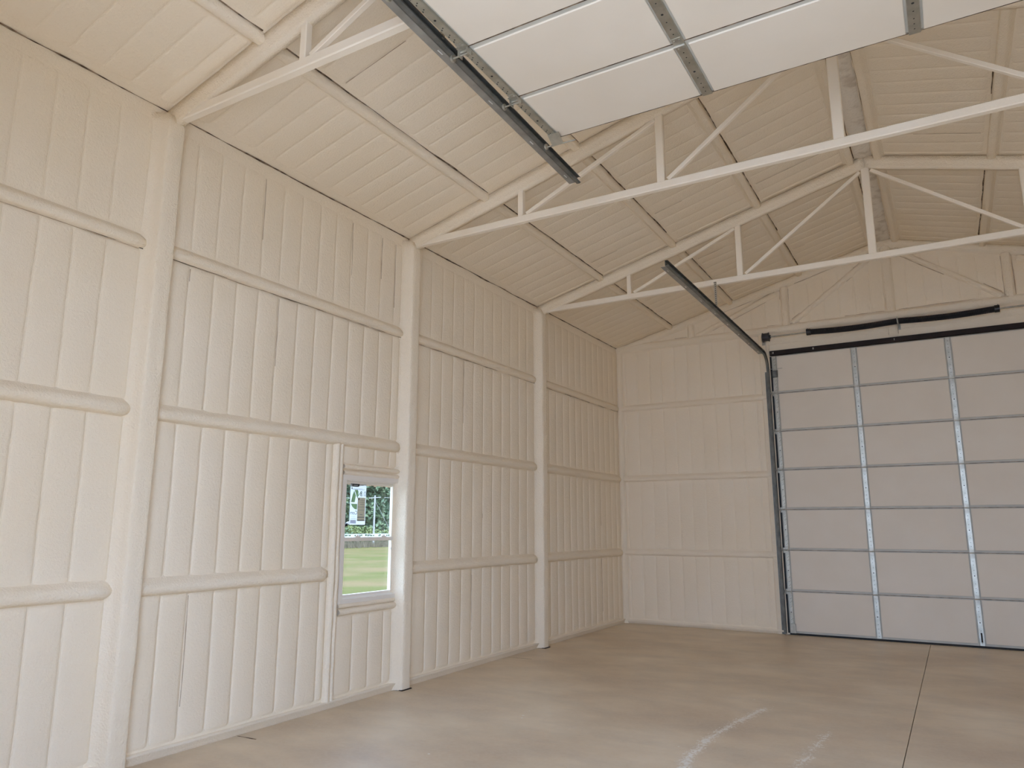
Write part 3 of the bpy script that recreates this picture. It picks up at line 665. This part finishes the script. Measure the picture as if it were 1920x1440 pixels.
# ------------------------------------------------------------------ tracks
def channel(path, inv, s_, name, m_, par):
    """C channel swept along path (points), inv = inward normal (towards the curve centre) per point, opening towards s_*x"""
    mb = MB(); rings = []
    pr = [(.0, -.029), (.024, -.031), (.034, -.026), (.035, -.019), (.033, -.019), (.031, -.024), (.023, -.028), (.003, -.026), (.003, .026), (.023, .028), (.031, .024), (.033, .019), (.035, .019), (.034, .026), (.024, .031), (.0, .029)]
    for p, n_ in zip(path, inv): rings.append([Vector(p) + X_ * (s_ * a) + Vector(n_) * b for a, b in pr])
    mb.sweep(rings); return mb.build(name, m_, par, False)
def door_track(x, s_, yw, dirn, zt, R_, yend, yv, skew=0.):
    """vertical run at y = yw+dirn*yv, curve, horizontal run to yend at height zt; dirn = into the room"""
    t = empty('door_track', (x, yw, 0)); path = []; inv = []
    y0 = dirn * yv
    for z in (.02, zt - R_): path.append((0, y0, z)); inv.append((0, dirn, 0))
    for i in range(1, 9):
        a = PI / 2 * i / 8; path.append((0, y0 + dirn * R_ * (1 - math.cos(a)), zt - R_ + R_ * math.sin(a))); inv.append((0, dirn * math.cos(a), -math.sin(a)))
    ye = yend - yw
    path.append((skew, ye, zt)); inv.append((0, 0, -1))
    channel(path, inv, s_, 'channel', 'galv_dark', t)
    yb = y0 + dirn * R_ * 1.1
    mb = MB(); a, b = sorted((yb, ye - dirn * .03)); 
    Lx = lambda y: skew * (y - yb) / (ye - yb)
    for (u0, u1, z0, z1) in ((-.056, .0, -.029, -.026), (-.003, .0, -.029, .030)):
        xs = sorted((-u0 * -s_ if False else s_ * u0, s_ * u1)); bb = len(mb.v)
        mb.v += [Vector((xx + Lx(y), y, zt + z)) for z in (z0, z1) for y in (a, b) for xx in xs]
        mb.f += [tuple(bb + i for i in q) for q in ((0, 2, 3, 1), (4, 5, 7, 6), (0, 1, 5, 4), (2, 6, 7, 3), (0, 4, 6, 2), (1, 3, 7, 5))]
    mb.build('angle_brace', 'angle', t)
    mb = MB(); k = 0; y = a + .15
    while y < b - .05:
        q = s_ * -.028 + Lx(y); mb.box(q - .004, q + .004, y - .025, y + .025, zt - .0300, zt - .0285); y += .61
    mb.build('slot', 'paper', t)['kind'] = 'stuff'
    mb = MB(); mb.box(*sorted((s_ * -.045, 0)), *sorted((0, dirn * .003)), .0, zt - R_); mb.box(*sorted((0, s_ * -.003)), *sorted((0, y0 - dirn * .02)), .0, zt - R_); mb.build('wall_angle', 'galv_dark', t)
    return t
TX = 2.605
a = door_track(TX, 1, -.035, -1, 4.30, .26, -5.0, .07); tag(a, 'grey steel track on the left of the closed back door', 'door track', 'overhead door tracks')
a = door_track(W - TX + .13, -1, -.035, -1, 4.30, .26, -5.0, .07); tag(a, 'grey steel track on the right of the closed back door', 'door track', 'overhead door tracks')
a = door_track(2.640, 1, -LEN + .035, 1, 4.455, .32, -6.87, .07, skew=-.155); tag(a, 'grey steel track beside the left edge of the raised door', 'door track', 'overhead door tracks')
a = door_track(WID2 + 2.64 + .1, -1, -LEN + .035, 1, 4.455, .32, -6.87, .07); tag(a, 'grey steel track beside the right edge of the raised door', 'door track', 'overhead door tracks')

def hanger(x, y, z0, z1, label):
    t = empty('hanger_strap', (x, y, z0)); L = z1 - z0
    mb = MB(); mb.box(-.016, .016, -.002, .002, 0, L); mb.box(-.016, .016, -.022, .002, L - .003, L); mb.box(-.016, .016, -.02, .002, 0, .003); mb.build('strap', 'galv', t)
    mb = MB(); z = .03
    while z < L - .02: mb.cyl((0, -.0028, z), (0, .0028, z), .006, 8); z += .026
    mb.build('punched_hole', 'gap', t)['kind'] = 'stuff'; return tag(t, label, 'bracket', 'perforated track hangers')
hanger(TX, -S - .035, 4.325, CH + .03, 'perforated steel strap hanging the back door track from the far truss')
hanger(2.640 - .08, -3 * S + .04, 4.482, CH + .03, 'perforated steel strap above the raised door track at the near truss')
hanger(W - TX + .13, -S - .035, 4.325, CH + .03, 'perforated steel strap hanging the right track of the back door')

# ------------------------------------------------------------------ header tube and torsion spring over the back door
hd = MB(); hd.bar((DX0 - .02, -.030, 4.338), (DX1 + .05, -.030, 4.338), .055, .078)
hdo = hd.build('door_lintel', 'brown'); tag(hdo, 'dark brown steel tube along the top of the closed door', 'lintel')
mb = MB()
for x in (2.70, 2.715, 3.31, 3.32, 4.45): mb.box(x - .004, x + .004, -.0595, -.0585, 4.325, 4.355)
mb.build('bare_patch', 'galv', hdo)
ts = empty('torsion_shaft', (2.56, -.155, 4.588)); tag(ts, 'long steel shaft with two black springs above the closed door', 'torsion spring')
mb = MB(); mb.cyl((0, 0, 0), (3.86, 0, 0), .0127, 12); mb.build('shaft', 'galv', ts)
def helix(x0, x1, r, wr_, turns, sag):
    n_ = int(turns * 12); rings = []
    for i in range(n_ + 1):
        t = i / n_; a = 2 * PI * turns * t; x = x0 + (x1 - x0) * t; zz = -sag * math.sin(PI * t); c = Vector((x, r * math.cos(a), zz + r * math.sin(a))); rad = Vector((0, math.cos(a), math.sin(a)))
        rings.append([c + rad * wr_, c + X_ * wr_ * .95, c - rad * wr_, c - X_ * wr_ * .95])
    return rings
for k, (x0, x1) in enumerate(((.72, 1.952), (1.972, 3.20))):
    mb = MB(); mb.sweep(helix(x0, x1, .042, .0066, 92, .022)); sp = mb.build('spring', 'black', ts, True)
    e, c_ = (x0 - .03, x0 + .09) if k == 0 else (x1 + .03, x1 - .09)
    mb = MB(); mb.cyl((e, 0, 0), ((e + c_) / 2, 0, 0), .052, 18); mb.cyl(((e + c_) / 2, 0, -.002), (c_, 0, -.004), .040, 18, .036)
    for a_ in (0, PI / 2): mb.cyl((e + (.015 if k == 0 else -.015), math.cos(a_) * .045, math.sin(a_) * .045), (e + (.015 if k == 0 else -.015), math.cos(a_) * .062, math.sin(a_) * .062), .006, 6)
    mb.build('winding_cone', 'black', sp)
mb = MB(); mb.v = []; mb.box(1.958, 1.963, -.05, .148, -.075, .055); mb.box(1.93, 1.99, .143, .148, -.10, .075); mb.cyl((1.94, 0, 0), (1.985, 0, 0), .030, 14); mb.build('centre_bracket', 'galv', ts)
for x in (.073, 3.80):
    mb = MB(); mb.cyl((x - .052, 0, 0), (x - .042, 0, 0), .074, 20); mb.cyl((x - .042, 0, 0), (x + .042, 0, 0), .064, 20); mb.cyl((x + .042, 0, 0), (x + .052, 0, 0), .074, 20); mb.cyl((x + .052, 0, 0), (x + .075, 0, 0), .028, 12)
    mb.build('cable_drum', 'drumm', ts)
    mb = MB(); q = x - .065 if x < 1 else x + .062; mb.box(q, q + .004, -.03, .125, -.06, .03); mb.box(q - .025, q + .025, .120, .124, -.10, .045); mb.build('bearing_plate', 'galv', ts)
    mb = MB(); mb.cyl((x - .02, .052, 0), (x - .02 + (.0 if x < 1 else 0), .085, -4.5), .0022, 6); mb.build('lift_cable', 'galv', ts)

# ------------------------------------------------------------------ outside the window
def leaves(cents, n_, size, seed):
    rnd = random.Random(seed); mb = MB()
    for _ in range(n_):
        c, r = rnd.choice(cents); d = Vector((rnd.gauss(0, 1), rnd.gauss(0, 1), rnd.gauss(0, 1))).normalized() * (rnd.random() ** .35)
        p = Vector(c) + Vector((d.x * r[0], d.y * r[1], d.z * r[2]))
        if p.z < .02: continue
        a = Vector((rnd.gauss(0, 1), rnd.gauss(0, 1), rnd.gauss(0, .6))).normalized(); b = a.orthogonal().normalized(); s_ = size * rnd.uniform(.5, 1.2); k = len(mb.v)
        mb.v += [p - a * s_, p + b * s_ * .5, p + a * s_, p - b * s_ * .5]; mb.f.append((k, k + 1, k + 2, k + 3))
    return mb
def tree(x, y, h, leaf, label, seed, spread=3.3):
    rnd = random.Random(seed); t = empty('tree', (x, y, -.06)); mb = MB()
    mb.cyl((0, 0, 0), (.1, .05, h * .45), .20, 8, .13); mb.cyl((.1, .05, h * .45), (.2, -.1, h * .85), .13, 7, .04)
    for k in range(5):
        a = rnd.uniform(0, 2 * PI); z = h * rnd.uniform(.3, .6); mb.cyl((.08, .04, z), (math.cos(a) * 1.6, math.sin(a) * 1.6, z + 1.4), .07, 6, .02)
    mb.build('trunk', 'bark', t)
    cents = [((math.cos(a) * spread * .5 * rnd.random(), math.sin(a) * spread * .6 * rnd.random(), h * q), (spread * rnd.uniform(.45, .7), spread * rnd.uniform(.45, .75), h * .17)) for q in (.22, .35, .48, .6, .72, .82, .9) for a in (rnd.uniform(0, 6.3), rnd.uniform(0, 6.3))]
    lv = leaves(cents, 11000, .27, seed).build('foliage', leaf, t); lv['kind'] = 'stuff'
    return tag(t, label, 'tree', 'trees beyond the lawn')
random.seed(23)
TL = ['first leafy tree at the near end of the lawn edge', 'second leafy tree from the near end of the lawn edge', 'third leafy tree from the near end of the lawn edge',
      'pale green tree at the left edge of the window view', 'dark green tree behind the window sticker', 'yellowish tree directly behind the utility pole', 'dark green tree just right of the utility pole',
      'pale green tree at the right edge of the window view', 'next-to-last leafy tree at the far end of the lawn edge', 'last leafy tree at the far end of the lawn edge']
for k, y in enumerate((20, 26, 32, 36.5, 40.5, 44.0, 47.5, 51, 56, 62)):
    tree(-50 + random.uniform(-1.5, 1.5), y, random.uniform(9.5, 12), ('leaf_a', 'leaf_c')[k % 2] if k != 5 else 'leaf_b', TL[k], 50 + k)
TB = ['tall tree of the rear row, behind the first trees', 'tall tree of the rear row, behind the third tree', 'tall tree of the rear row, just left of the window view', 'tall tree of the rear row, behind the window sticker', 'tall tree of the rear row, behind the utility pole', 'tall tree of the rear row, at the right edge of the window view', 'last tall tree of the rear row']
for k, y in enumerate((24, 31, 37.5, 43, 48.5, 54, 60)):
    tree(-57, y, 13, ('leaf_a', 'leaf_c')[k % 2], TB[k], 90 + k, 4.2)
BL = ['first yellow-green', 'first green', 'third', 'fourth', 'second green', 'yellow-green sticker-side', 'yellow-green window-centre', 'third green', 'yellow-green pole-side', 'next-to-last yellowish', 'last green']
for k, y in enumerate((24, 28, 32, 35, 38, 40.5, 42.6, 44.6, 46.8, 49, 52)):
    t = empty('bush', (-44 + random.uniform(-.8, .8), y, -.06)); rnd = random.Random(k)
    MB().cyl((0, 0, 0), (.05, .1, .9), .05, 6, .02).build('stem', 'bark', t)
    lv = leaves([((rnd.uniform(-.5, .5), rnd.uniform(-.9, .9), rnd.uniform(.5, 1.1)), (.9, 1.1, .75)) for _ in range(5)], 1500, .13, k).build('foliage', ('leaf_b', 'leaf_c')[k % 3 == 1], t); lv['kind'] = 'stuff'
    tag(t, BL[k] + ' bush in the row below the trees', 'bush', 'bushes below the trees')
rnd = random.Random(5); mb = MB()
for _ in range(7000):
    x, y = rnd.uniform(-41, -35), rnd.uniform(16, 56); h_ = rnd.uniform(.15, .5); k = len(mb.v); dx = rnd.uniform(-.1, .1)
    mb.v += [Vector((x, y - .04, -.06)), Vector((x, y + .04, -.06)), Vector((x + dx, y + dx, h_))]; mb.f.append((k, k + 1, k + 2))
tag(mb.build('dry_grass', 'straw'), 'band of tall brown dry grass beyond the lawn', 'grass', kind='stuff')
up_ = empty('utility_pole', (-38, 37.2, -.06)); tag(up_, 'pale utility pole with a guy wire seen through the window', 'utility pole')
mb = MB(); mb.cyl((0, 0, 0), (0, 0, 4.3), .085, 10, .07); mb.build('pole', 'pole', up_)
mb = MB(); mb.bar((-.2, -.55, 4.05), (.2, .55, 4.15), .07, .07, (0, 0, 1)); mb.build('crossarm', 'pole', up_)
mb = MB(); mb.cyl((0, 0, 3.9), (.3, 2.9, .0), .022, 5); mb.build('guy_wire', 'pole', up_)
mb = MB(); mb.cyl((.2, 1.0, 4.15), (2, 22, 4.3), .02, 5); mb.cyl((-.2, -1.0, 4.0), (-2, -22, 3.9), .02, 5); mb.build('wire', 'pole', up_)
